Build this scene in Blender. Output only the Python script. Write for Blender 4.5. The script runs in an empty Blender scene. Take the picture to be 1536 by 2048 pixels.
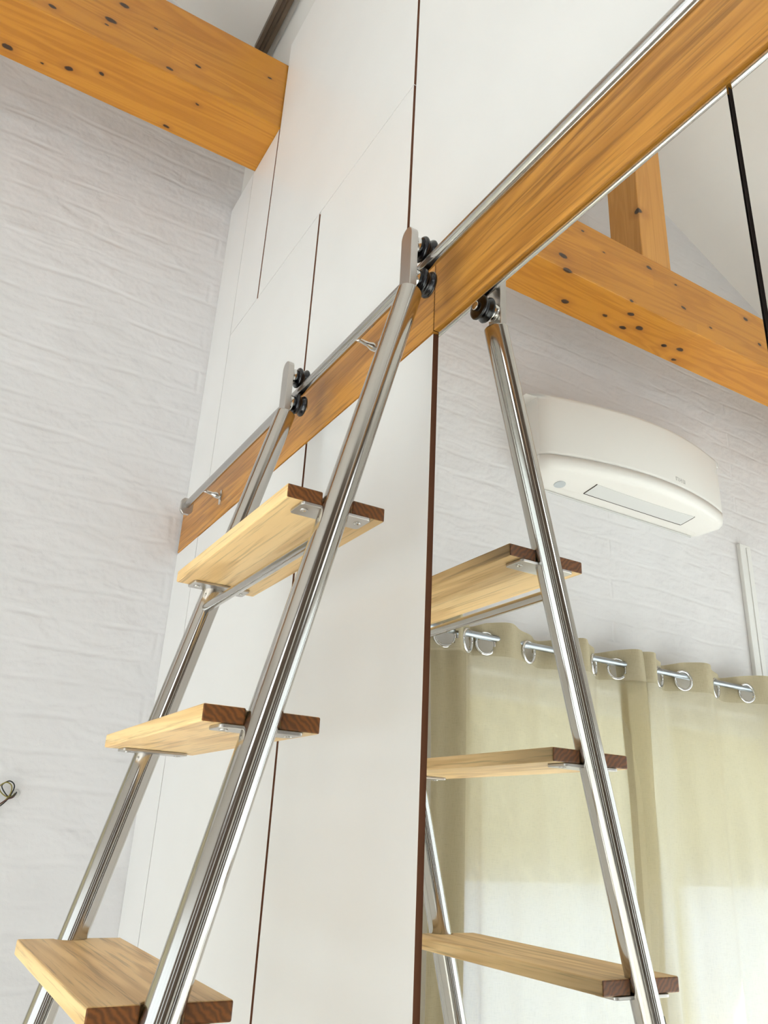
import bpy, bmesh, math, random
from mathutils import Vector, Matrix
random.seed(7)
scene = bpy.context.scene
C = bpy.data.collections.new('room'); scene.collection.children.link(C)
PI = math.pi

# ------------------------------------------------------------------ materials
class N:
    def __init__(s, name):
        s.m = bpy.data.materials.new(name); s.m.use_nodes = True
        s.t = s.m.node_tree; s.t.nodes.clear()
        s.out = s.t.nodes.new('ShaderNodeOutputMaterial')
    def n(s, typ, **kw):
        nd = s.t.nodes.new(typ)
        ins = kw.pop('ins', {})
        for k, v in kw.items(): setattr(nd, k, v)
        for k, v in ins.items():
            if isinstance(v, bpy.types.NodeSocket): s.t.links.new(v, nd.inputs[k])
            else: nd.inputs[k].default_value = v
        return nd
    def l(s, a, b): s.t.links.new(a, b)
    def surf(s, sock): s.l(sock, s.out.inputs['Surface']); return s.m
    def coord(s, scale=(1, 1, 1), rnd=0.0):
        co = s.n('ShaderNodeTexCoord').outputs['Object']
        if rnd:
            r = s.n('ShaderNodeObjectInfo').outputs['Random']
            mu = s.n('ShaderNodeMath', operation='MULTIPLY', ins={0: r, 1: rnd}).outputs[0]
            co = s.n('ShaderNodeVectorMath', operation='ADD', ins={0: co, 1: mu}).outputs[0]
        return s.n('ShaderNodeMapping', ins={'Vector': co, 'Scale': scale}).outputs[0]
    def noise(s, vec, scale, detail=4, rough=.55, dist=0.):
        return s.n('ShaderNodeTexNoise', ins={'Vector': vec, 'Scale': scale, 'Detail': detail, 'Roughness': rough, 'Distortion': dist}).outputs[0]
    def ramp(s, fac, stops):
        r = s.n('ShaderNodeValToRGB', ins={'Fac': fac}); e = r.color_ramp.elements
        while len(e) < len(stops): e.new(.5)
        for i, (p, c) in enumerate(stops):
            e[i].position = p; e[i].color = (*c, 1) if len(c) == 3 else c
        return r.outputs[0]
    def mix(s, fac, a, b, mode='MIX'):
        m = s.n('ShaderNodeMix', data_type='RGBA', blend_type=mode)
        for i, v in ((0, fac), (6, a), (7, b)):
            if isinstance(v, bpy.types.NodeSocket): s.l(v, m.inputs[i])
            else: m.inputs[i].default_value = v if i == 0 else ((*v, 1) if len(v) == 3 else v)
        return m.outputs[2]
    def math(s, op, a, b=0.): return s.n('ShaderNodeMath', operation=op, ins={0: a, 1: b}).outputs[0]
    def bump(s, h, strength=.3, dist=.01): return s.n('ShaderNodeBump', ins={'Height': h, 'Strength': strength, 'Distance': dist}).outputs[0]
    def pbr(s, **kw): return s.surf(s.n('ShaderNodeBsdfPrincipled', ins={k.replace('_', ' '): v for k, v in kw.items()}).outputs[0])

def plain(name, col, rough=.5, metal=0., **kw):
    s = N(name); return s.pbr(Base_Color=(*col, 1), Roughness=rough, Metallic=metal, **kw)

def mat_lacquer():
    s = N('white_lacquer'); c = s.coord()
    n = s.noise(c, 3, 2)
    col = s.ramp(n, [(.3, (.81, .795, .78)), (.7, (.84, .825, .81))])
    b = s.bump(s.noise(c, 500, 2), .03, .0005)
    return s.pbr(Base_Color=col, Roughness=.38, Normal=b)
def mat_brick():
    s = N('painted_brick'); c = s.coord()
    w = s.n('ShaderNodeVectorMath', operation='MULTIPLY_ADD', ins={0: s.n('ShaderNodeTexNoise', ins={'Vector': c, 'Scale': 2.2, 'Detail': 3}).outputs[1], 1: (.06, .06, .06), 2: c}).outputs[0]
    sx = s.n('ShaderNodeSeparateXYZ', ins={'Vector': w})
    cv = s.n('ShaderNodeCombineXYZ', ins={0: sx.outputs[1], 1: sx.outputs[2], 2: 0.}).outputs[0]
    br = s.n('ShaderNodeTexBrick', ins={'Vector': cv, 'Scale': 1., 'Brick Width': 1.9, 'Row Height': .094, 'Mortar Size': .013, 'Mortar Smooth': 1., 'Color1': (1, 1, 1, 1), 'Color2': (.8, .8, .8, 1), 'Mortar': (0, 0, 0, 1)})
    n1 = s.noise(s.coord((1, .7, 1.7)), 7, 2, .5, .6)
    n2 = s.noise(c, 60, 4, .65); n3 = s.noise(c, 9, 3, .5)
    gate = s.ramp(n3, [(.42, (.15,) * 3), (.62, (1,) * 3)])
    h = s.math('ADD', s.math('MULTIPLY', s.math('MULTIPLY', br.outputs[0], gate), .42), s.math('MULTIPLY', n1, 1.6))
    h = s.math('ADD', h, s.math('MULTIPLY', n2, .16))
    col = s.ramp(s.noise(c, 4, 3), [(.3, (.72, .70, .70)), (.7, (.76, .742, .745))])
    return s.pbr(Base_Color=col, Roughness=.7, Normal=s.bump(h, .5, .010))
def mat_paint(name, col, rough=.85):
    s = N(name); c = s.coord()
    return s.pbr(Base_Color=s.mix(s.noise(c, 2, 2), [v * .97 for v in col], col), Roughness=rough, Normal=s.bump(s.noise(c, 90, 3), .1, .002))
def wood(name, lo, hi, axis, end=None, rough=.42, fine=1., gain=1., knots=None, lamella=None, pores=True, figure=1.):
    """axis: grain direction 0/1/2. End faces show the darker end grain of the wood itself."""
    s = N(name)
    sc = [1, 1, 1]; sc[axis] = .07
    c = s.coord(tuple(sc), 7.3)
    w = s.noise(c, 9 * figure, 3, .5, 1.6)
    ring = s.n('ShaderNodeMath', operation='SINE', ins={0: s.math('MULTIPLY', w, 34.)}).outputs[0]
    ring = s.n('ShaderNodeMath', operation='MULTIPLY_ADD', ins={0: ring, 1: .5, 2: .5}).outputs[0]
    broad = s.noise(c, 5, 2)
    sc2 = [1, 1, 1]; sc2[axis] = .025
    fib = s.noise(s.coord(tuple(sc2), 7.3), 210 * fine, 3, .6)
    f = s.math('ADD', s.math('MULTIPLY', ring, .34 * gain), s.math('MULTIPLY', broad, .55))
    f = s.math('ADD', f, s.math('MULTIPLY', fib, .30 * gain))
    col = s.ramp(f, [(.22, lo), (.5, tuple((a + b) / 2 for a, b in zip(lo, hi))), (.85, hi)])
    if pores:
        p = s.ramp(fib, [(.36, (.62,) * 3), (.46, (1,) * 3)])
        col = s.mix(.75, col, p, 'MULTIPLY')
    raw = s.n('ShaderNodeTexCoord').outputs['Object']
    if lamella:
        z = s.n('ShaderNodeSeparateXYZ', ins={'Vector': raw})
        k = s.math('FLOOR', s.math('DIVIDE', s.math('SUBTRACT', z.outputs[2], 3.69), lamella))
        jy = s.n('ShaderNodeMath', operation='FLOOR', ins={0: s.math('ADD', s.math('DIVIDE', z.outputs[1], 1.05), s.math('MULTIPLY', k, .37))}).outputs[0]
        wn = s.n('ShaderNodeTexWhiteNoise', noise_dimensions='2D', ins={'Vector': s.n('ShaderNodeCombineXYZ', ins={0: k, 1: jy, 2: 0.}).outputs[0]}).outputs[0]
        col = s.mix(1., col, s.ramp(wn, [(0, (.92, .91, .89)), (1, (1.04, 1.04, 1.04))]), 'MULTIPLY')
    if knots:
        acc = None; acc2 = None
        warp = s.n('ShaderNodeVectorMath', operation='MULTIPLY_ADD', ins={0: s.n('ShaderNodeTexNoise', ins={'Vector': raw, 'Scale': 45., 'Detail': 2.}).outputs[1], 1: (.008, .008, .008), 2: raw}).outputs[0]
        for (x, y, z, r) in knots:
            d = s.n('ShaderNodeVectorMath', operation='SUBTRACT', ins={0: warp, 1: (x + .004, y + .004, z + .004)}).outputs[0]
            d = s.n('ShaderNodeVectorMath', operation='MULTIPLY', ins={0: d, 1: (1.2 / r, .72 / r, 1.5 / r)}).outputs[0]
            d = s.n('ShaderNodeVectorMath', operation='LENGTH', ins={0: d}).outputs['Value']
            acc = d if acc is None else s.math('MINIMUM', acc, d)
        col = s.mix(s.n('ShaderNodeMapRange', ins={0: acc, 1: 1., 2: 3.2, 3: .45, 4: 0.}).outputs[0], col, (.26, .08, .010))
        col = s.mix(s.n('ShaderNodeMapRange', ins={0: acc, 1: .85, 2: 1.15, 3: .97, 4: 0.}).outputs[0], col, (.022, .008, .003))
    if end:
        nn = s.n('ShaderNodeSeparateXYZ', ins={'Vector': s.n('ShaderNodeTexCoord').outputs['Normal']}).outputs[axis]
        e = s.math('GREATER_THAN', s.math('ABSOLUTE', nn), .75)
        c3 = s.coord((1, 1, 1), 3.1)
        er = s.n('ShaderNodeTexWave', wave_type='RINGS', rings_direction='X', ins={'Vector': c3, 'Scale': 45., 'Distortion': 6., 'Detail': 3., 'Detail Scale': 1.5}).outputs[1]
        ec = s.mix(er, end, tuple(v * 1.9 for v in end))
        col = s.mix(e, col, ec)
    return s.pbr(Base_Color=col, Roughness=rough, Normal=s.bump(fib, .12, .0008))
def mat_steel(name='brushed_steel', rough=.11, radial=True, col=(.50, .475, .445)):
    s = N(name)
    c = s.coord((1, 1, .0 if False else 1))
    r = s.n('ShaderNodeMapRange', ins={0: s.noise(c, 6, 2), 3: rough * .85, 4: rough * 1.2}).outputs[0]
    kw = {}
    if radial:
        tg = s.n('ShaderNodeTangent', direction_type='RADIAL', axis='Z').outputs[0]
        kw = {'Anisotropic': .8, 'Tangent': tg, 'Anisotropic Rotation': .25}
    return s.pbr(Base_Color=(*col, 1), Metallic=1., Roughness=r, **kw)
def mat_fabric(name='linen_fabric', tr_=.70, al=.16, k=1.):
    s = N(name); c = s.coord()
    wv = s.math('ADD', s.noise(s.coord((1, 1, 20)), 40, 2), s.noise(s.coord((1, 20, 1)), 40, 2))
    col = s.ramp(wv, [(.7, (.46 * k, .40 * k, .27 * k)), (1.3, (.58 * k, .51 * k, .36 * k))])
    d = s.n('ShaderNodeBsdfDiffuse', ins={'Color': col}).outputs[0]
    t = s.n('ShaderNodeBsdfTranslucent', ins={'Color': s.mix(.5, col, (.78, .69, .47))}).outputs[0]
    m = s.n('ShaderNodeMixShader', ins={0: tr_}); s.l(d, m.inputs[1]); s.l(t, m.inputs[2])
    ta = s.n('ShaderNodeBsdfTransparent', ins={'Color': (1, .99, .96, 1)}).outputs[0]
    rf = s.n('ShaderNodeBsdfRefraction', ins={'Color': (1, .99, .96, 1), 'Roughness': .65, 'IOR': 1.13}).outputs[0]
    m1 = s.n('ShaderNodeMixShader', ins={0: .72}); s.l(ta, m1.inputs[1]); s.l(rf, m1.inputs[2]); tr = m1.outputs[0]
    m2 = s.n('ShaderNodeMixShader', ins={0: al}); s.l(m.outputs[0], m2.inputs[1]); s.l(tr, m2.inputs[2])
    return s.surf(m2.outputs[0])
def mat_glass():
    s = N('window_glass')
    tr = s.n('ShaderNodeBsdfTransparent', ins={'Color': (.93, .96, .95, 1)}).outputs[0]
    g = s.n('ShaderNodeBsdfGlossy', ins={'Roughness': .0}).outputs[0]
    m = s.n('ShaderNodeMixShader', ins={0: .05}); s.l(tr, m.inputs[1]); s.l(g, m.inputs[2])
    return s.surf(m.outputs[0])
def mat_mirror():
    s = N('mirror_glass')
    return s.surf(s.n('ShaderNodeBsdfGlossy', ins={'Color': (.95, .955, .94, 1), 'Roughness': 0.}).outputs[0])
def mat_hedge():
    s = N('hedge_leaves'); c = s.coord()
    return s.pbr(Base_Color=s.ramp(s.noise(c, 14, 5), [(.3, (.20, .165, .07)), (.7, (.29, .24, .11))]), Roughness=.8)

M = {}
M['white'] = mat_lacquer(); M['brick'] = mat_brick()
M['ceiling'] = mat_paint('ceiling_plaster', (.88, .85, .81))
M['plaster'] = mat_paint('white_plaster', (.76, .74, .71))
M['dark_wall'] = mat_paint('umber_wall_paint', (.14, .10, .075))
M['mdf'] = plain('brown_mdf_edge', (.20, .075, .035), .7)
M['dark'] = plain('dark_gap', (.035, .02, .015), .9)
M['oak_tread'] = wood('oak_tread', (.50, .27, .08), (.86, .60, .285), 0, end=(.13, .042, .007), rough=.45, figure=.9, gain=1.3)
M['oak_board'] = wood('oak_board', (.23, .078, .006), (.52, .232, .038), 0, end=(.12, .045, .012), rough=.4, figure=1.15, gain=1.1)
M['oak_floor'] = wood('floor_oak', (.65, .625, .595), (.80, .785, .755), 0, rough=.35)
KN = [(.465, -.744, 3.74, .009), (.465, -.556, 3.888, .012), (.465, -.581, 3.801, .013), (.465, -.384, 3.724, .009),
      (.465, -.300, 3.793, .008), (.465, -.059, 3.902, .006), (.465, -.66, 3.93, .017), (.465, -.45, 3.86, .005), (.465, -.59, 3.775, .005),
      (.278, -.839, 3.702, .012), (.304, -.661, 3.702, .010), (.342, -.567, 3.702, .007), (.255, -.332, 3.702, .008), (.277, -.736, 3.702, .005), (.40, -.27, 3.702, .006),
      (.465, -1.279, 3.768, .017), (.465, -1.304, 3.70, .020), (.465, -1.807, 3.95, .013), (.465, -1.672, 3.709, .009), (.465, -2.019, 3.818, .012),
      (.465, -2.484, 3.946, .013), (.465, -2.568, 3.83, .010), (.465, -1.98, 3.93, .007), (.465, -1.52, 3.90, .006), (.465, -2.2, 3.78, .008), (.465, -1.40, 3.96, .008),
      (.301, -1.435, 3.702, .015), (.326, -1.65, 3.702, .011), (.306, -1.781, 3.702, .014), (.398, -1.736, 3.702, .013), (.346, -1.846, 3.702, .015),
      (.314, -2.045, 3.702, .012), (.334, -2.131, 3.702, .015), (.259, -2.174, 3.702, .011)]
M['pine'] = wood('pine_glulam', (.33, .112, .004), (.53, .225, .018), 1, end=(.40, .16, .04), rough=.38, gain=.8, knots=KN, lamella=.075, pores=False, figure=.9)
M['pine_post'] = wood('pine_post', (.40, .16, .02), (.62, .30, .07), 2, rough=.45, gain=.55, knots=[(.455, -1.768, 4.27, .022)], pores=False)
M['steel'] = mat_steel()
M['steel_rail'] = mat_steel('brushed_steel_rail', .15, True, (.50, .485, .47))
M['steel_flat'] = mat_steel('brushed_steel_flat', .30, False, (.53, .50, .47))
M['steel_bright'] = mat_steel('polished_steel', .10, False, (.68, .67, .65))
M['rod'] = mat_steel('grey_metal', .28, False, (.36, .38, .40))
M['rubber'] = plain('black_rubber', (.006, .006, .009), .22)
M['bar'] = plain('dark_brown_metal', (.13, .09, .06), .45, .3)
M['fabric'] = mat_fabric(); M['hem'] = mat_fabric('linen_hem', .25, .03, .86); M['side'] = mat_fabric('linen_side_hem', .5, .06, .8); M['glass'] = mat_glass(); M['mirror'] = mat_mirror()
M['ac'] = plain('white_plastic', (.80, .765, .72), .4)
M['ac_flap'] = plain('grey_plastic', (.66, .65, .63), .45)
M['ac_dot'] = plain('grey_sensor', (.48, .50, .51), .4)
M['ac_mark'] = plain('grey_print', (.50, .48, .46), .5)
M['trim'] = mat_paint('trim_paint', (.80, .79, .765), .5)
M['frame'] = plain('white_frame', (.78, .78, .77), .4)
M['wire_dark'] = plain('black_wire', (.01, .012, .014), .4)
M['wire_yellow'] = plain('olive_wire', (.20, .16, .03), .4)
M['wire_brown'] = plain('brown_wire', (.10, .03, .02), .4)
M['terrace'] = mat_paint('pale_terrace', (.72, .75, .78))
M['garden_wall'] = mat_paint('garden_wall', (.42, .48, .66))
M['hedge'] = mat_hedge()

# ------------------------------------------------------------------ mesh helpers
def new_bm(): return bmesh.new()
def box(bm, a, b, mi=0):
    (x0, y0, z0), (x1, y1, z1) = a, b
    vs = [bm.verts.new(p) for p in ((x0, y0, z0), (x1, y0, z0), (x1, y1, z0), (x0, y1, z0), (x0, y0, z1), (x1, y0, z1), (x1, y1, z1), (x0, y1, z1))]
    fs = [bm.faces.new([vs[i] for i in f]) for f in ((0, 3, 2, 1), (4, 5, 6, 7), (0, 1, 5, 4), (1, 2, 6, 5), (2, 3, 7, 6), (3, 0, 4, 7))]
    for f in fs: f.material_index = mi
    return fs
def prism(bm, pts, axis, lo, hi, mi=0):
    """pts: 2D outline; axis: extrusion axis"""
    def p3(p, h): return {0: (h, p[0], p[1]), 1: (p[0], h, p[1]), 2: (p[0], p[1], h)}[axis]
    A = [bm.verts.new(p3(p, lo)) for p in pts]; B = [bm.verts.new(p3(p, hi)) for p in pts]
    n = len(pts); fs = [bm.faces.new(A), bm.faces.new(B[::-1])]
    for i in range(n): fs.append(bm.faces.new((A[i], B[i], B[(i + 1) % n], A[(i + 1) % n])))
    for f in fs: f.material_index = mi
    return fs
def lathe(bm, prof, seg=32, mat=None, mi=0):
    """prof: (r, h) along local Z, closed with caps"""
    mat = mat or Matrix()
    pr = [prof[0]]            # holding rings, so that long straight walls keep exact normals
    for (r0, h0), (r1, h1) in zip(prof, prof[1:]):
        if abs(h1 - h0) > .02: e = .002 / abs(h1 - h0); pr += [(r0 + (r1 - r0) * e, h0 + (h1 - h0) * e), (r1 + (r0 - r1) * e, h1 + (h0 - h1) * e)]
        pr.append((r1, h1))
    prof = pr
    rings = []
    for r, h in prof:
        rings.append([bm.verts.new(mat @ Vector((r * math.cos(2 * PI * k / seg), r * math.sin(2 * PI * k / seg), h))) for k in range(seg)])
    for a, b in zip(rings, rings[1:]):
        for k in range(seg):
            f = bm.faces.new((a[k], a[(k + 1) % seg], b[(k + 1) % seg], b[k])); f.smooth = True; f.material_index = mi
    f = bm.faces.new(rings[0][::-1]); f.material_index = mi
    f = bm.faces.new(rings[-1]); f.material_index = mi
def axis_mat(p, d):
    return Matrix.Translation(p) @ Vector(d).normalized().to_track_quat('Z', 'Y').to_matrix().to_4x4()
def tube_path(bm, pts, r, seg=12, closed=False, mi=0):
    n = len(pts); P = [Vector(p) for p in pts]; rings = []; up = None
    for i in range(n):
        a = P[(i - 1) % n] if (closed or i) else P[0]; b = P[(i + 1) % n] if (closed or i < n - 1) else P[-1]
        t = (b - a).normalized()
        if up is None: up = t.orthogonal().normalized()
        up = (up - t * up.dot(t)).normalized(); w = t.cross(up)
        rings.append([bm.verts.new(P[i] + (up * math.cos(2 * PI * k / seg) + w * math.sin(2 * PI * k / seg)) * r) for k in range(seg)])
    prs = list(zip(rings, rings[1:])) + ([(rings[-1], rings[0])] if closed else [])
    for a, b in prs:
        for k in range(seg):
            f = bm.faces.new((a[k], a[(k + 1) % seg], b[(k + 1) % seg], b[k])); f.smooth = True; f.material_index = mi
    if not closed: bm.faces.new(rings[0][::-1]); bm.faces.new(rings[-1])
def bevel_sharp(bm, w, seg=2, ang=.6):
    bm.normal_update()
    es = [e for e in bm.edges if len(e.link_faces) == 2 and e.calc_face_angle(0) > ang]
    bmesh.ops.bevel(bm, geom=es, offset=w, segments=seg, profile=.5, affect='EDGES')
def obj(name, bm, mats, parent=None, mat=None, recalc=True):
    if recalc: bmesh.ops.recalc_face_normals(bm, faces=bm.faces)
    me = bpy.data.meshes.new(name); bm.to_mesh(me); bm.free()
    for m in (mats if isinstance(mats, (list, tuple)) else [mats]): me.materials.append(m)
    o = bpy.data.objects.new(name, me); C.objects.link(o)
    if parent: o.parent = parent
    if mat is not None: o.matrix_local = mat
    return o
def empty(name, loc=(0, 0, 0)):
    o = bpy.data.objects.new(name, None); C.objects.link(o); o.location = loc; o.empty_display_size = .1; return o
def tag(o, label=None, cat=None, group=None, kind=None):
    for k, v in (('label', label), ('category', cat), ('group', group), ('kind', kind)):
        if v: o[k] = v
    return o
def L(p, base): return tuple(a - b for a, b in zip(p, base))
def struct(name, bm, m): return tag(obj(name, bm, m), kind='structure')

# ------------------------------------------------------------------ calibrated dimensions (metres)
RX = 5.5; YB = -4.3; RIDGE_Y = -1.87; RIDGE_Z = 5.37; SL = .5
def ceil_z(y): return RIDGE_Z - SL * abs(y - RIDGE_Y)
BT, BB = 2.4450, 2.2958           # rail board top / bottom
ZS, ZN, ZT = 2.9989, 3.7022, 4.10  # seam, notch under the beam, cabinet top
XB0, XB1 = .2346, .465            # roof beam
ZBT = 4.005
XN, XF = 1.5208, 1.0335           # ladder stile axes
K = .253
def sy(z): return -.2396 + K * (z - 1.7028)
RT = .0203

# ------------------------------------------------------------------ room shell
b = new_bm(); box(b, (-.3, YB - .3, -.2), (RX + .3, .75, 0)); fl = struct('floor', b, M['oak_floor'])
# left gable wall with the glazed opening behind the curtains
WY0, WY1, WZ0, WZ1 = -3.55, -1.12, .03, 2.10
b = new_bm()
X0, X1 = -.28, 0.
box(b, (X0, WY1, 0), (X1, .72, ceil_z(.027) - .0))
box(b, (X0, YB - .2, 0), (X1, WY0, ceil_z(YB) - .0))
box(b, (X0, WY0, 0), (X1, WY1, WZ0)); box(b, (X0, WY0, WZ1), (X1, WY1, ceil_z(YB)))
zl = ceil_z(YB)
prism(b, [(YB - .2, zl - .1), (WY1, zl - .1), (WY1, ceil_z(WY1) + .02), (RIDGE_Y, RIDGE_Z + .02), (YB - .2, ceil_z(YB - .2) + .02)], 0, X0, X1)
prism(b, [(WY1, 4.3), (.72, 4.0), (.72, 4.15), (WY1, ceil_z(WY1) + .02)], 0, X0, X1)
struct('wall_left', b, M['brick'])
b = new_bm()
# right gable wall: two slim openings added for steel highlights, a high one for fill light
HY0, HY1, HZ0, HZ1 = -3.3, -2.35, 2.75, 4.3
for (a0, a1) in ((YB - .3, -3.35), (-2.85, -1.75), (-1.45, .72)): box(b, (RX, a0, 0), (RX + .25, a1, 2.3))
box(b, (RX, YB - .3, 2.3), (RX + .25, .72, HZ0))
box(b, (RX, YB - .3, HZ0), (RX + .25, HY0, 4.15)); box(b, (RX, HY1, HZ0), (RX + .25, .72, 4.08)); box(b, (RX, HY0, 4.14), (RX + .25, HY1, HZ1 + .01))
prism(b, [(YB - .3, 4.13), (HY0, 4.13), (HY0, HZ1), (HY1, HZ1), (HY1, 4.06), (.72, 4.06), (.72, ceil_z(.72) + .02), (RIDGE_Y, RIDGE_Z + .02), (YB - .3, ceil_z(YB - .3) + .02)], 0, RX, RX + .25)
struct('wall_right', b, M['dark_wall'])
# back wall (behind the camera) with a wide glazed opening
GX0, GX1, GZ0, GZ1 = .5, 5.1, .05, 2.35
b = new_bm()
zb = ceil_z(YB) + .02
box(b, (0, YB - .25, 0), (GX0, YB, zb)); box(b, (GX1, YB - .25, 0), (RX, YB, zb))
box(b, (GX0, YB - .25, GZ1), (GX1, YB, zb)); box(b, (GX0, YB - .25, 0), (GX1, YB, GZ0))
struct('wall_back', b, M['plaster'])
# wall above and behind the cabinets
b = new_bm()
box(b, (0, .60, 0), (RX, .72, 4.2))
box(b, (2.782, 0, 0), (RX, .60, ZT + .006))
box(b, (0, .027, ZN + .005), (XB1 - .002, .10, ceil_z(.027)))
box(b, (XB1 - .002, .027, ZT + .005), (RX, .10, ceil_z(.027)))
struct('wall_front', b, M['plaster'])
# ceiling: two roof slopes
b = new_bm()
t = .18
prism(b, [(.74, ceil_z(.74)), (RIDGE_Y, RIDGE_Z), (YB - .3, ceil_z(YB - .3)), (YB - .3, ceil_z(YB - .3) + t), (RIDGE_Y, RIDGE_Z + t), (.74, ceil_z(.74) + t)], 0, -.28, RX + .25)
struct('ceiling', b, M['ceiling'])
# glazing: frames + panes
def window(n, axis, plane, a0, a1, z0, z1, divs, base_in):
    b = new_bm(); w = .06; d0, d1 = plane
    def bx(p0, p1, q0, q1):
        if axis == 0: box(b, (d0, p0, q0), (d1, p1, q1))
        else: box(b, (p0, d0, q0), (p1, d1, q1))
    bx(a0, a1, z0, z0 + w); bx(a0, a1, z1 - w, z1)
    for k in range(divs + 1):
        c = a0 + (a1 - a0) * k / divs
        bx(max(a0, c - w / 2), min(a1, c + w / 2) if k < divs else a1, z0 + w, z1 - w)
        if k == 0: bx(a0, a0 + w, z0 + w, z1 - w)
    f = tag(obj('window_%d' % n, b, M['frame']), kind='structure')
    b = new_bm(); c = (d0 + d1) / 2
    if axis == 0: box(b, (c - .004, a0 + w, z0 + w), (c + .004, a1 - w, z1 - w))
    else: box(b, (a0 + w, c - .004, z0 + w), (a1 - w, c + .004, z1 - w))
    obj('pane', b, M['glass'], f)
    return f
window(1, 0, (-.20, -.14), WY0, WY1, WZ0, WZ1, 2, 0)
window(3, 0, (RX + .10, RX + .16), -3.35, -2.85, .02, 2.3, 1, 0)  # unseen window, added to draw a bright line on the steel tubes
window(4, 0, (RX + .10, RX + .16), -1.75, -1.45, .02, 2.3, 1, 0)  # second added slim window, for another highlight line on the tubes
window(5, 0, (RX + .10, RX + .16), HY0, HY1, HZ0, HZ1 - .16, 1, 0)  # made-up gable window, added to brighten the upper walls and ceiling
window(2, 1, (YB - .18, YB - .12), GX0, GX1, GZ0, GZ1, 3, 0)
# vertical white trunking beside the air conditioner
b = new_bm(); box(b, (0, -2.932, 0), (.022, -2.847, 2.975)); box(b, (.022, -2.915, .02), (.026, -2.892, 2.96)); bevel_sharp(b, .002, 1)
struct('trim_1', b, M['trim'])
# dark profile where the roof slope meets the wall
b = new_bm()
prism(b, [(-.042, ceil_z(-.042)), (-.042, ceil_z(-.042) - .03), (-.028, ceil_z(-.028) - .03), (-.026, ceil_z(-.02) - .018), (-.012, ceil_z(-.012) - .018), (-.010, ceil_z(-.01) - .032), (.004, ceil_z(.004) - .032), (.004, ceil_z(.004))], 0, .12, RX)
tag(obj('trim_2', b, M['bar']), kind='structure')

# ------------------------------------------------------------------ outdoors
b = new_bm(); box(b, (-14, -16, -.35), (RX + 12, 8, -.21)); tag(obj('terrace', b, M['terrace']), 'pale terrace paving outside the glass doors', 'terrace', kind='structure')
b = new_bm(); box(b, (-3.3, -14, -.21), (-3.1, 3, 1.18))
tag(obj('garden_wall', b, M['garden_wall']), 'low pale garden wall glimpsed through the curtains', 'garden wall')
b = new_bm()
bmesh.ops.create_grid(b, x_segments=320, y_segments=70, size=1)
for v in b.verts:
    y = -5.5 + v.co.x * 9.5; z = 1.6 + v.co.y * 1.8
    q = random.uniform(-.035, .035)
    v.co = Vector((-4.3 + q + .12 * math.cos(v.co.y * 1.5), y, z))
r = bmesh.ops.extrude_face_region(b, geom=b.faces[:])
for v in [g for g in r['geom'] if isinstance(g, bmesh.types.BMVert)]: v.co.x = -5.2
tag(obj('garden_hedge', b, M['hedge']), 'tall sunlit yellow-green hedge seen through the curtains above the garden wall', 'hedge', kind='stuff')

# ------------------------------------------------------------------ built-in cabinets
TH = .019
def door_panel(name, x0, x1, z0, z1, parent, base, yf=0., mats=None, g=.0035, gl=None):
    gl = g if gl is None else gl
    b = new_bm()
    fs = box(b, L((x0 + gl, yf, z0 + .0012), base), L((x1 - g, yf + TH, z1 - .0012), base))
    for f in fs:
        n = f.calc_center_median()
        f.normal_update()
        if abs(f.normal.x) > .5: f.material_index = 1
    return obj(name, b, mats or [M['white'], M['mdf']], parent)
def cabinet(name, label, cat, x0, x1, z0, z1, group=None, mirror=False, yf=0., plinth=False, zd=None):
    base = ((x0 + x1) / 2, .3, z0 if not plinth else 0.)
    e = tag(empty(name, base), label, cat, group)
    cz = z0
    b = new_bm(); box(b, L((x0 + .001, .0225, cz + .001), base), L((x1 - .001, .59, z1 - .001), base))
    if plinth: box(b, L((x0 + .001, .07, 0.0), base), L((x1 - .001, .59, z0), base))
    obj('carcass', b, M['mdf'] if not mirror else M['dark'], e)
    if not mirror:
        door_panel('door', x0, x1, z0, zd or z1, e, base, yf, None, .0048 if x1 > .5 else .0045, .0012 if x0 < .3 else .0048)
    else:
        d = door_panel('door', x0, x1, z0, zd or z1, e, base, .004, [M['dark'], M['dark']], .003)
        b = new_bm(); box(b, L((x0 + .0032, 0., z0 + .002), base), L((x1 - .0032, .0038, (zd or z1) - .001), base))
        m = obj('mirror_panel', b, M['mirror'], d); m['label'] = 'tall mirror covering the door'
    return e
G1, G1L, G2, G3, G3L, G4, L2, L4 = .229, .2101, .465, .8988, .9622, 1.3586, 1.4695, 2.0468
LX = 2.78
def filler(name, label, x0, x1, z0, z1, yf=0.):
    b = new_bm(); fs = box(b, (x0, yf, z0), (x1, TH, z1))
    box(b, (x0, TH, z0), (x1, .59, z1), 1)
    o = obj(name, b, [M['white'], M['mdf']]); return tag(o, label, 'filler panel')
filler('filler_panel', 'narrow white filler strip against the brick wall, below the oak rail board', .001, G1L - .0028, .0, BB - .0012, -.003)
filler('filler_panel', 'narrow white filler strip against the brick wall, above the oak rail board', .001, G1 - .002, BT + .004, ZN)
PL = .08
cabinet('wardrobe', 'tall white wardrobe front behind the far ladder stile, leftmost below the rail board', 'wardrobe', G1L, G3L, PL, BB - .0012, 'floor cabinets below the rail board', plinth=True, yf=-.003)
cabinet('wardrobe', 'tall white wardrobe front between the ladder and the mirrored door', 'wardrobe', G3L, L2, PL, BB - .0012, 'floor cabinets below the rail board', plinth=True, yf=-.003)
cabinet('mirrored_wardrobe', 'wardrobe with the big mirrored door reflecting the ladder and curtains', 'wardrobe', L2 + .004, L4, PL, BB - .003, 'floor cabinets below the rail board', True, plinth=True)
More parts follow.
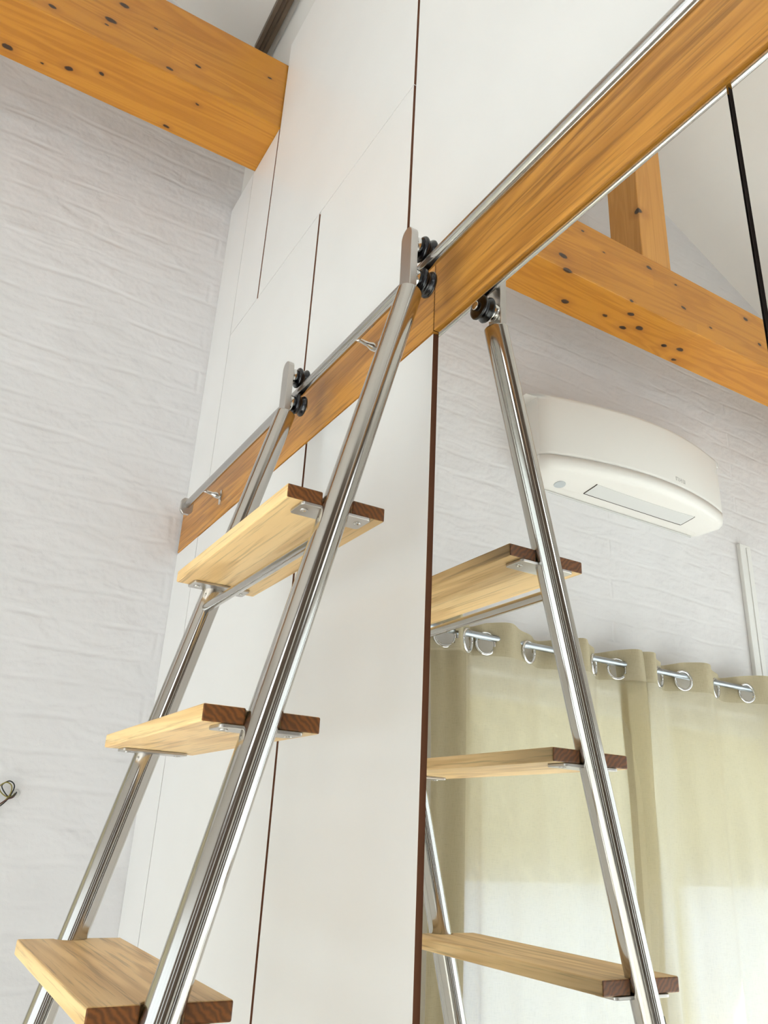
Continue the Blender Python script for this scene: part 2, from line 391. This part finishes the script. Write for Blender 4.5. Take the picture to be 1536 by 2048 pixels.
cabinet('mirrored_wardrobe', 'mirrored wardrobe at the right edge of the photo beyond the dark gap', 'wardrobe', L4, LX, PL, BB - .003, 'floor cabinets below the rail board', True, plinth=True)
cabinet('overhead_cabinet', 'white cabinet just above the rail board at its far left, below the long seam', 'cabinet', G1, G3, BT + .004, ZS, 'cabinets above the rail board')
cabinet('overhead_cabinet', 'white cabinet just above the ladder hooks, below the slanting seam', 'cabinet', G3, G4, BT + .004, ZS, 'cabinets above the rail board')
cabinet('overhead_cabinet', 'small white top cabinet directly under the end of the pine beam', 'cabinet', G1, G2, ZS, ZN, 'cabinets above the rail board')
cabinet('overhead_cabinet', 'wide white top cabinet beside the pine beam end, above the seam', 'cabinet', G2, G4, ZS, ZT, 'cabinets above the rail board')
cabinet('overhead_cabinet', 'largest plain white cabinet front above the rail board at upper right', 'cabinet', G4, LX, BT + .004, ZT, 'cabinets above the rail board')

# oak rail board in two lengths
def board(label, x0, x1):
    b = new_bm(); box(b, (0, -.006, BB), (x1 - x0, .022, BT)); bevel_sharp(b, .0015, 2)
    o = obj('rail_board', b, M['oak_board']); o.location.x = x0
    tag(o, label, 'board', 'oak boards carrying the ladder rail')
board('oak rail board running from the brick wall to the joint behind the ladder hook', .012, L2 - .0008)
board('oak rail board right of the joint, above the mirrors', L2 + .0008, 2.779)
# back part of board behind filler
# ------------------------------------------------------------------ ladder rail
YR, ZR, RR = -.0596, 2.3702, .010
rb = (.25, YR, ZR)
rail = tag(empty('ladder_rail', rb), 'long round stainless steel ladder rail in front of the oak board', 'rail')
b = new_bm(); lathe(b, [(RR, 0), (RR, 2.74 - .25)], 40)
obj('rail_tube', b, M['steel_rail'], rail, axis_mat((0, 0, 0), (1, 0, 0)))
b = new_bm()
prism(b, [(-.018, -.020), (-.010, -.030), (.008, -.030), (.018, -.020), (.018, .012), (.010, .020), (-.010, .020), (-.018, .012)], 0, -.012, .0)
bevel_sharp(b, .001, 1); obj('end_stop', b, M['steel_flat'], rail)
for x in (.396, 1.284, 2.17, 2.66):
    b = new_bm()
    px = x - rb[0]
    lathe(b, [(.004, 0), (.004, .012), (.005, .028), (.0085, .036), (.0095, .048), (.0095, .0505)], 24, axis_mat((px, -.002, -.006), (0, .054, -.006)))
    h = obj('rail_holder', b, M['steel_bright'], rail)
    b = new_bm(); n = 24; pts = []
    for k in range(n):
        a = 2 * PI * k / n; ca, sa = math.cos(a), math.sin(a)
        pts.append((px + .0115 * math.copysign(abs(ca) ** .9, ca), -.014 + .023 * math.copysign(abs(sa) ** 1.1, sa)))
    prism(b, pts, 1, .0502, .0534)
    obj('flange', b, M['steel_bright'], h)
    for s in (-1, 1):
        b = new_bm(); lathe(b, [(.0032, 0), (.0028, .0012), (.001, .0016)], 12, axis_mat((px, .0503, -.014 + s * .0165), (0, -1, 0)))
        obj('screw', b, M['steel_flat'], h)

# ------------------------------------------------------------------ library ladder
LB = ((XN + XF) / 2, sy(0), 0.)
lad = tag(empty('library_ladder', LB), 'rolling library ladder with two stainless steel stiles and oak treads hooked on the rail', 'ladder')
ZTOP = 2.308
dirv = Vector((0, K, 1)).normalized()
p0 = Vector((0, sy(.02), .02))
length = (Vector((0, sy(ZTOP), ZTOP)) - p0).length
def cp(o, parent):
    c = o.copy(); C.objects.link(c); c.parent = parent; return c
def copy_at(o, parent, mtx):
    c = cp(o, parent); c.matrix_local = mtx
    for ch in list(o.children): cp(ch, c)
    return c
b = new_bm(); lathe(b, [(RT - .001, 0), (RT, .001), (RT, length - .0015), (RT - .0015, length)], 64)
m0 = axis_mat(L((XN, p0.y, p0.z), LB), dirv); m1 = axis_mat(L((XF, p0.y, p0.z), LB), dirv)
st = obj('stile', b, M['steel'], lad, m0)
b = new_bm(); lathe(b, [(RT + .002, -.018), (RT + .003, -.012), (RT + .003, .045), (RT + .001, .05)], 32); obj('rubber_foot', b, M['rubber'], st)
# cover plate let into the back of the near stile
copy_at(st, lad, m1)
b = new_bm()
zc = (Vector((0, sy(1.285), 1.285)) - p0).length
seg = 14; R1 = RT + .0007
A = []; 
for h in (zc - .14, zc):
    A.append([b.verts.new((R1 * math.cos(a), R1 * math.sin(a), h)) for a in [math.radians(45 + 90 * k / seg) for k in range(seg + 1)]])
    A.append([b.verts.new(((R1 - .001) * math.cos(a), (R1 - .001) * math.sin(a), h)) for a in [math.radians(45 + 90 * k / seg) for k in range(seg + 1)]])
for k in range(seg):
    for q in ((A[0], A[2]), (A[2], A[3]), (A[3], A[1]), (A[1], A[0])):
        b.faces.new((q[0][k], q[0][k + 1], q[1][k + 1], q[1][k]))
pc = obj('cover_plate', b, M['steel_flat'], st)

# treads
HW, TT = .0747, .0205
xh = (XN - XF) / 2 + .0005
def tread_outline():
    pts = []; nr = RT + .0012
    def notch(s):
        r = []
        for k in range(13):
            a = PI / 2 - PI * k / 12
            r.append((s * (xh - nr * math.cos(a) * 1.0), s * -nr * 1.04 * math.sin(a) * -1))
        return r
    R = notch(1)       # from +y to -y side
    pts += [(-xh, -HW), (xh, -HW)]
    pts += [(p[0], p[1]) for p in sorted(R, key=lambda q: q[1])]
    pts += [(xh, HW), (-xh, HW)]
    Lf = [(-p[0], p[1]) for p in R]
    pts += [(p[0], p[1]) for p in sorted(Lf, key=lambda q: -q[1])]
    return pts
b = new_bm(); prism(b, tread_outline(), 2, -TT, 0.)
b.normal_update()
es = [e for e in b.edges if len(e.link_faces) == 2 and e.calc_face_angle(0) > 1.2]
bmesh.ops.bevel(b, geom=es, offset=.0022, segments=2, profile=.5, affect='EDGES')
Z1, DZ = 1.924, .2956
def tread_loc(i):
    z = Z1 - DZ * i; return L(((XN + XF) / 2, sy(z - TT / 2), z), LB)
tr0 = obj('tread', b, M['oak_tread'], lad, Matrix.Translation(tread_loc(0)))
# steel bracket below the tread
def rounded(x0, x1, y0, y1, r, n=5):
    pts = []
    for cx, cy, a0 in ((x1 - r, y1 - r, 0), (x0 + r, y1 - r, 90), (x0 + r, y0 + r, 180), (x1 - r, y0 + r, 270)):
        for k in range(n + 1):
            a = math.radians(a0 + 90 * k / n); pts.append((cx + r * math.cos(a), cy + r * math.sin(a)))
    return pts
b = new_bm()
prism(b, rounded(-.040, .002, -.053, .053, .006), 2, -.0045, -.0003)
bevel_sharp(b, .0006, 1, 1.)
br = obj('tread_bracket', b, M['steel_flat'], lad)
for s in (-1, 1):
    b = new_bm(); lathe(b, [(.0055, -.0046), (.0052, -.0056), (.0028, -.0060), (.0024, -.0048)], 16, Matrix.Translation((-.018, s * .041, 0)))
    obj('screw', b, M['steel_bright'], br)
def br_m(i, far):
    x, y, z = tread_loc(i)
    return Matrix.Translation((x + (-xh if far else xh), y, z - TT)) @ (Matrix.Rotation(PI, 4, 'Z') if far else Matrix())
br.matrix_local = br_m(0, False)
copy_at(br, lad, br_m(0, True))
for i in range(1, 6):
    t_ = cp(tr0, lad); t_.matrix_local = Matrix.Translation(tread_loc(i))
    for far in (False, True): copy_at(br, lad, br_m(i, far))
# round crossbar under the top tread
zc = 1.8625
b = new_bm(); lathe(b, [(.0085, 0), (.0085, XN - XF - .004)], 28); 
cb = obj('crossbar', b, M['steel'], lad, axis_mat(L((XF + .002, sy(zc) - .004, zc), LB), (1, 0, 0)))
# hooks and rollers
for x in (XN, XF):
    b = new_bm(); w = .0165; zt = 2.432; pts = [(x - w, ZTOP - .03), (x + w, ZTOP - .03)]
    for k in range(13):
        a = PI * k / 12; pts.append((x + w * math.cos(a), zt - .019 + .019 * math.sin(a)))
    pts = [(p[0] - LB[0], p[1]) for p in pts]
    prism(b, pts, 1, -.0975 - LB[1], -.0845 - LB[1]); bevel_sharp(b, .0008, 1, 1.)
    hp = obj('hook_plate', b, M['steel_flat'], lad)
    for zr in (ZR + .0315, ZR - .0335):
        c = L((x, -.0845, zr), LB)
        b = new_bm(); lathe(b, [(.0155, 0), (.0160, .001), (.0160, .0115), (.011, .0125), (.005, .0126), (.005, .038), (.008, .0385), (.008, .0425), (.006, .0435)], 28, axis_mat(c, (0, 1, 0)))
        obj('axle', b, M['steel_bright'], hp)
        b = new_bm()
        prof = [(.006, .0127), (.018, .0127), (.0215, .0140), (.0228, .0165), (.0222, .0188), (.0204, .0208), (.0190, .0232), (.0186, .0249), (.0190, .0266), (.0204, .029), (.0222, .031), (.0228, .0333), (.0215, .0358), (.018, .037), (.006, .037)]
        lathe(b, prof, 36, axis_mat(c, (0, 1, 0)))
        obj('roller', b, M['rubber'], lad)

# ------------------------------------------------------------------ roof timbers
b = new_bm(); box(b, (XB0, YB + .002, ZN + .002), (XB1 - .002, .026, ZBT)); bevel_sharp(b, .003, 2)
tag(obj('roof_beam', b, M['pine']), 'thick orange pine roof beam ending at the white cabinets near the brick wall', 'beam')
b = new_bm()
y0, y1 = -1.96, -1.772
prism(b, [(y0, ZBT), (y1, ZBT), (y1, ceil_z(y1) - .002), (RIDGE_Y, RIDGE_Z - .003), (y0, ceil_z(y0) - .002)], 0, .281, XB1 - .003); bevel_sharp(b, .003, 1)
tag(obj('roof_post', b, M['pine_post']), 'square pine post standing on the roof beam under the ridge', 'post')

# ------------------------------------------------------------------ air conditioner
AB = (0, -2.005, 2.93)
ac = tag(empty('air_conditioner', AB), 'white wall-mounted air conditioner with a bowed front above the curtains', 'air conditioner')
def ac_sec(z, hy, xe, xb, n=28, rnd=.018):
    pts = [(-.001, -hy)]
    for k in range(n + 1):
        u = -1 + 2 * k / n; e = max(0, (abs(u) - .965) / .035)
        x = xe + (xb - xe) * (1 - u * u) - rnd * e * e
        pts.append((x, u * hy))
    pts.append((-.001, hy))
    return [(x, y, z) for x, y in pts]
def loft(b, secs, cap=(True, True)):
    R = [[b.verts.new(p) for p in s] for s in secs]
    n = len(R[0])
    for a, c in zip(R, R[1:]):
        for k in range(n):
            f = b.faces.new((a[k], a[(k + 1) % n], c[(k + 1) % n], c[k])); f.smooth = 1 <= k < n - 2
    if cap[0]: b.faces.new(R[0][::-1])
    if cap[1]: b.faces.new(R[-1])
b = new_bm()
loft(b, [ac_sec(.008, .50, .045, .075), ac_sec(.020, .545, .09, .16), ac_sec(.032, .572, .125, .215), ac_sec(.048, .582, .138, .242), ac_sec(.062, .585, .141, .249), ac_sec(.0925, .585, .142, .252)])
obj('housing', b, M['ac'], ac)
b = new_bm()
loft(b, [ac_sec(.0945, .585, .138, .248), ac_sec(.11, .585, .142, .252), ac_sec(.36, .585, .140, .250), ac_sec(.376, .585, .134, .244), ac_sec(.384, .632, .12, .228)])
fp = obj('front_cover', b, M['ac'], ac)
# small grey print on the front cover
b = new_bm()
def fx(u): return .142 + .11 * (1 - u * u) + .0006
for k, (a0, a1, h0, h1) in enumerate(((0, .004, 0, .02), (.004, .014, .016, .02), (.014, .018, 0, .02), (.026, .030, 0, .02), (.030, .040, .008, .012), (.040, .044, 0, .02), (.052, .056, 0, .02), (.064, .068, 0, .02), (.056, .064, 0, .004))):
    yy = -.115 - a0; u = yy / .585; u2 = (-.115 - a1) / .585
    v = [b.verts.new(p) for p in ((fx(u), u * .585, .118 + h0), (fx(u2), u2 * .585, .118 + h0), (fx(u2), u2 * .585, .118 + h1), (fx(u), u * .585, .118 + h1))]
    r = b.faces.new(v)
    ex = bmesh.ops.extrude_face_region(b, geom=[r])
    for g in ex['geom']:
        if isinstance(g, bmesh.types.BMVert): g.co.x -= .002
obj('printed_mark', b, M['ac_mark'], fp)
# louvre flap on the underside
b = new_bm()
def under(x, y):   # underside height of the housing at (x, y)
    u2 = 1 - (y / .6) ** 2
    xs = [.045 + .03 * u2, .09 + .07 * u2, .125 + .09 * u2, .138 + .104 * u2]; zs = [.008, .020, .032, .048]
    if x <= xs[0]: return zs[0]
    for i in range(3):
        if x <= xs[i + 1]: return zs[i] + (zs[i + 1] - zs[i]) * (x - xs[i]) / (xs[i + 1] - xs[i])
    return zs[3]
def strip(bm, path, wdt, off):
    for (p, q) in zip(path, path[1:]):
        d = Vector((q[0] - p[0], q[1] - p[1])); nrm = Vector((-d.y, d.x)).normalized() * wdt / 2
        vs = []
        for (pt, s) in ((p, 1), (p, -1), (q, -1), (q, 1)):
            x, y = pt[0] + nrm.x * s, pt[1] + nrm.y * s
            vs.append(bm.verts.new((x, y, under(x, y) - off)))
        f = bm.faces.new(vs); ex = bmesh.ops.extrude_face_region(bm, geom=[f])
        for g in ex['geom']:
            if isinstance(g, bmesh.types.BMVert): g.co.z += .006
fr = [(.085, .315 - .63 * k / 10) for k in range(11)]
n = 10
flap = new_bm(); rows = []
for i in range(n + 1):
    y = .33 - .62 * i / n; u = (y + .01) / .31
    xo = .155 + .0 * u
    rows.append([flap.verts.new((x, y - .09 * 0 - .045, under(x, y - .045) - .0015)) for x in [.072 + (xo - .072) * j / 6 for j in range(7)]])
for a, c in zip(rows, rows[1:]):
    for j in range(6): flap.faces.new((a[j], a[j + 1], c[j + 1], c[j]))
ex = bmesh.ops.extrude_face_region(flap, geom=flap.faces[:])
for g in ex['geom']:
    if isinstance(g, bmesh.types.BMVert): g.co.z += .004
obj('air_flap', flap, M['ac_flap'], ac)
b = new_bm()
strip(b, [(.072, .288 - .624 * k / 12) for k in range(13)], .004, .0018)
strip(b, [(.072 + .083 * k / 5, .287) for k in range(6)], .004, .0018)
strip(b, [(.072 + .083 * k / 5, -.337) for k in range(6)], .004, .0018)
obj('flap_gap', b, M['dark'], ac)
b = new_bm(); cx, cy = .075, .43
vs = [b.verts.new((cx + .026 * math.cos(a), cy + .026 * math.sin(a), under(cx + .026 * math.cos(a), cy + .026 * math.sin(a)) - .0012)) for a in [2 * PI * k / 20 for k in range(20)]]
f = b.faces.new(vs); ex = bmesh.ops.extrude_face_region(b, geom=[f])
for g in ex['geom']:
    if isinstance(g, bmesh.types.BMVert): g.co.z += .003
obj('sensor', b, M['ac_dot'], ac)
# mounting plate shadow gap at the wall
b = new_bm(); box(b, (.001, -.49, .000), (.006, .49, .006)); obj('wall_plate', b, M['ac_flap'], ac)

# ------------------------------------------------------------------ curtains
XR, ZRD = .09, 2.20
rod = tag(empty('curtain_rod', (XR, -2.3, ZRD)), 'grey metal curtain rod on the brick wall above the glass door', 'curtain rod')
b = new_bm(); lathe(b, [(.0125, 0), (.0125, 3.0)], 24); obj('rod_tube', b, M['rod'], rod, axis_mat((0, 1.47, 0), (0, -1, 0)))
for y in (-.86, -3.72):
    b = new_bm(); lathe(b, [(.022, .0), (.022, .004), (.006, .006), (.006, XR - .012)], 20, axis_mat((-XR + .001, y + 2.3, 0), (1, 0, 0))); obj('rod_bracket', b, M['rod'], rod)
b = new_bm(); lathe(b, [(.0125, 0), (.022, .004), (.022, .03), (.0, .034)][:3] + [(.004, .034)], 20, axis_mat((0, 1.47, 0), (0, 1, 0))); obj('finial', b, M['rod'], rod)
EZ = ZRD - .024
def make_curtain(label, eyes, y0, y1, xoff, seed, hemw=.1, lean=0.):
    rnd = random.Random(seed)
    ph = [rnd.uniform(0, 6.28) for _ in range(6)]
    ztop, zbot = 2.25, .04
    def phase(y):
        if y >= eyes[0]: return (y - eyes[0]) / (eyes[1] - eyes[0])
        for i in range(len(eyes) - 1):
            if y >= eyes[i + 1]: return i + (y - eyes[i]) / (eyes[i + 1] - eyes[i])
        return len(eyes) - 1 + (y - eyes[-1]) / (eyes[-1] - eyes[-2])
    def pos(y, z):
        t = (ztop - z) / (ztop - zbot)
        p = phase(y) * 2 * PI
        amp = .036 * (1 - .55 * min(1, t * 4)) + .008 * math.sin(ph[0] + y * 3)
        x = XR + xoff + amp * math.sin(p)
        x += .012 * t ** .5 * math.sin(2 * p + ph[1] + 2 * t) + .024 * t ** .7 * math.sin(y * 19 + ph[2] + t * 2.) + .007 * math.sin(y * 43 + ph[3] + 3 * t) * min(1, t * 4)
        x += .010 * math.exp(-t * 14) * math.sin(3 * p + ph[4])
        yy = y + .020 * t * math.sin(y * 9 + ph[5]) + lean * t
        zz = z + (.012 * math.sin(p + .6) * math.exp(-t * 30))
        return Vector((max(x, .012), yy, zz))
    base = Vector((XR, (y0 + y1) / 2, zbot))
    ny = int(abs(y1 - y0) / .0085)
    zs = []; z = ztop
    while z > zbot + .001:
        zs.append(z); z -= .0085 if z > 2.10 else (.02 if z > 1.9 else .045)
    zs.append(zbot)
    halves = []
    for i in range(len(eyes)):
        halves.append(eyes[i])
        if i + 1 < len(eyes): halves.append((eyes[i] + eyes[i + 1]) / 2)
    halves = [h for h in halves if min(y0, y1) + .03 < h < max(y0, y1) - .03]
    e = empty('curtain', base)
    def grid(zlist, off, thick, ny=ny, y0=y0, y1=y1):
        b = new_bm(); G = []
        for z in zlist:
            G.append([b.verts.new(pos(y0 + (y1 - y0) * k / ny, z) + Vector((off, 0, 0)) - base) for k in range(ny + 1)])
        for i in range(len(G) - 1):
            zc = (zlist[i] + zlist[i + 1]) / 2
            for k in range(ny):
                yc = y0 + (y1 - y0) * (k + .5) / ny
                if any((yc - h) ** 2 * 1.5 + (zc - EZ) ** 2 < .040 ** 2 for h in halves): continue
                f = b.faces.new((G[i][k], G[i][k + 1], G[i + 1][k + 1], G[i + 1][k])); f.smooth = True
        for v in [v for v in b.verts if not v.link_faces]: b.verts.remove(v)
        return b
    cl = obj('fabric', grid(zs, 0, 0), M['fabric'], e, recalc=False)
    hb = obj('header_band', grid([z for z in zs if z > 2.125], .0022, 0), M['hem'], e, recalc=False)
    obj('side_hem', grid([z for z in zs if z < 2.13], .003, 0, 16, y0, y0 - hemw), M['side'], e, recalc=False)
    for h in halves:
        p = pos(h, EZ); d = (pos(h + .006, EZ) - pos(h - .006, EZ)); d.z = 0; d.normalize()
        nn = Vector((d.y, -d.x, 0))
        b = new_bm(); mt = axis_mat(p - base, nn); n = 36
        ring = [mt @ Vector((.0405 * math.cos(2 * PI * k / n), .0405 * math.sin(2 * PI * k / n), 0)) for k in range(n)]
        tube_path(b, ring, .0062, 8, True)
        obj('eyelet', b, M['steel_bright'], hb)
    tag(e, label, 'curtain', 'beige eyelet curtains on the rod')
    return e
make_curtain('beige sheer eyelet curtain, left panel in the mirror, bunched at its outer edge', [-.985, -1.173, -1.564, -1.851, -2.20], -.935, -1.985, -.006, 3, .13)
make_curtain('beige sheer eyelet curtain, right panel overlapping its neighbour in the mirror', [-1.93, -2.227, -2.653, -3.05, -3.42, -3.76], -1.86, -3.66, .006, 11, .03)

# ------------------------------------------------------------------ loose cable loops on the brick wall
wb = (.0, -.355, 1.545)
wr = tag(empty('electrical_cable', wb), 'loops of loose thin electrical wire sticking out of the brick wall at the left edge', 'cable')
def wire(loop, m):
    b = new_bm(); pts = []
    n = len(loop)
    for i in range(n - 1):
        P0, P1, P2, P3 = (Vector(loop[max(0, i - 1)]), Vector(loop[i]), Vector(loop[i + 1]), Vector(loop[min(n - 1, i + 2)]))
        for k in range(8):
            t = k / 8
            pts.append(.5 * ((2 * P1) + (-P0 + P2) * t + (2 * P0 - 5 * P1 + 4 * P2 - P3) * t * t + (-P0 + 3 * P1 - 3 * P2 + P3) * t ** 3))
    pts.append(Vector(loop[-1])); pts = [p - Vector(wb) for p in pts]
    tube_path(b, pts, .0016, 8); obj('wire', b, m, wr)
wire([(.001, -.328, 1.556), (.012, -.332, 1.548), (.016, -.345, 1.541), (.016, -.362, 1.556), (.014, -.368, 1.570), (.014, -.352, 1.581), (.014, -.338, 1.570), (.016, -.342, 1.548), (.018, -.352, 1.530), (.018, -.372, 1.512), (.016, -.40, 1.505), (.012, -.43, 1.52)], M['wire_dark'])
wire([(.001, -.331, 1.552), (.014, -.338, 1.545), (.020, -.352, 1.542), (.020, -.368, 1.552), (.019, -.374, 1.566), (.019, -.360, 1.577), (.019, -.346, 1.570), (.020, -.344, 1.552), (.022, -.354, 1.533), (.022, -.375, 1.514), (.02, -.402, 1.500), (.014, -.43, 1.515)], M['wire_yellow'])
wire([(.001, -.329, 1.550), (.012, -.336, 1.541), (.022, -.350, 1.535), (.024, -.366, 1.522), (.024, -.385, 1.503), (.016, -.41, 1.492), (.010, -.432, 1.505)], M['wire_brown'])
b = new_bm(); lathe(b, [(.010, 0), (.010, .002), (.007, .003), (.004, .0032)], 16, axis_mat((.0005, wb and -.329 - wb[1], 1.552 - wb[2]), (1, 0, 0)))
obj('wall_grommet', b, M['ac_flap'], wr)

# ------------------------------------------------------------------ daylight
w = bpy.data.worlds.new('sky'); scene.world = w; w.use_nodes = True
nt = w.node_tree; bg = nt.nodes['Background']
bg.inputs['Color'].default_value = (.86, .93, 1.0, 1); bg.inputs['Strength'].default_value = 4.2
sun = bpy.data.lights.new('sun', 'SUN'); sun.energy = 60; sun.angle = math.radians(1.5); sun.color = (1, 1, 1)
so = bpy.data.objects.new('sun', sun); C.objects.link(so)
so.rotation_euler = Vector((-.28, 1, -.62)).to_track_quat('-Z', 'Y').to_euler()
def daylight(name, loc, d, sx, sz, power, col):
    l = bpy.data.lights.new(name, 'AREA'); l.shape = 'RECTANGLE'; l.size = sx; l.size_y = sz; l.energy = power; l.color = col
    o = bpy.data.objects.new(name, l); C.objects.link(o); o.location = loc
    o.rotation_euler = Vector(d).to_track_quat('-Z', 'Z').to_euler(); return o
daylight('daylight_back', ((GX0 + GX1) / 2, YB - .02, (GZ0 + GZ1) / 2), (0, 1, 0), GX1 - GX0, GZ1 - GZ0, 40, (.9, .95, 1))
daylight('gable_fill', (RX - .02, (HY0 + HY1) / 2, 3.45), (-1, 0, 0), .9, 1.3, 26, (.9, .95, 1))  # fill lamp added at the invented gable opening to lift the upper room
p = daylight('portal_left', (-.12, (WY0 + WY1) / 2, (WZ0 + WZ1) / 2), (1, 0, 0), WY1 - WY0, WZ1 - WZ0, 10, (1, 1, 1)); p.data.cycles.is_portal = True

# ------------------------------------------------------------------ camera
cam = bpy.data.cameras.new('camera'); co = bpy.data.objects.new('camera', cam); C.objects.link(co)
cam.sensor_fit = 'VERTICAL'; cam.sensor_height = 36; cam.lens = 1580.03 / 2048 * 36; cam.clip_start = .02
r = Vector((0.50947694, 0.85908607, 0.04903444)); u = Vector((0.30143411, -0.23155743, 0.9249425)); f = Vector((-0.80595951, 0.45645622, 0.37693102))
# re-orthonormalised image axes
u = (u - u.project(r)).normalized(); f = u.cross(r)
rot = Matrix((r, u, -f)).transposed()
co.matrix_world = Matrix.Translation((2.41637434, -.62, 1.5)) @ rot.to_4x4()
scene.camera = co
scene.view_settings.view_transform = 'Standard'; scene.view_settings.look = 'None'
scene.view_settings.exposure = -1.03; scene.view_settings.gamma = 1
scene.view_settings.use_curve_mapping = False
scene.cycles.max_bounces = 10; scene.cycles.diffuse_bounces = 5; scene.cycles.glossy_bounces = 6; scene.cycles.transparent_max_bounces = 12
scene.cycles.caustics_reflective = False; scene.cycles.caustics_refractive = False
scene.cycles.sample_clamp_indirect = 6
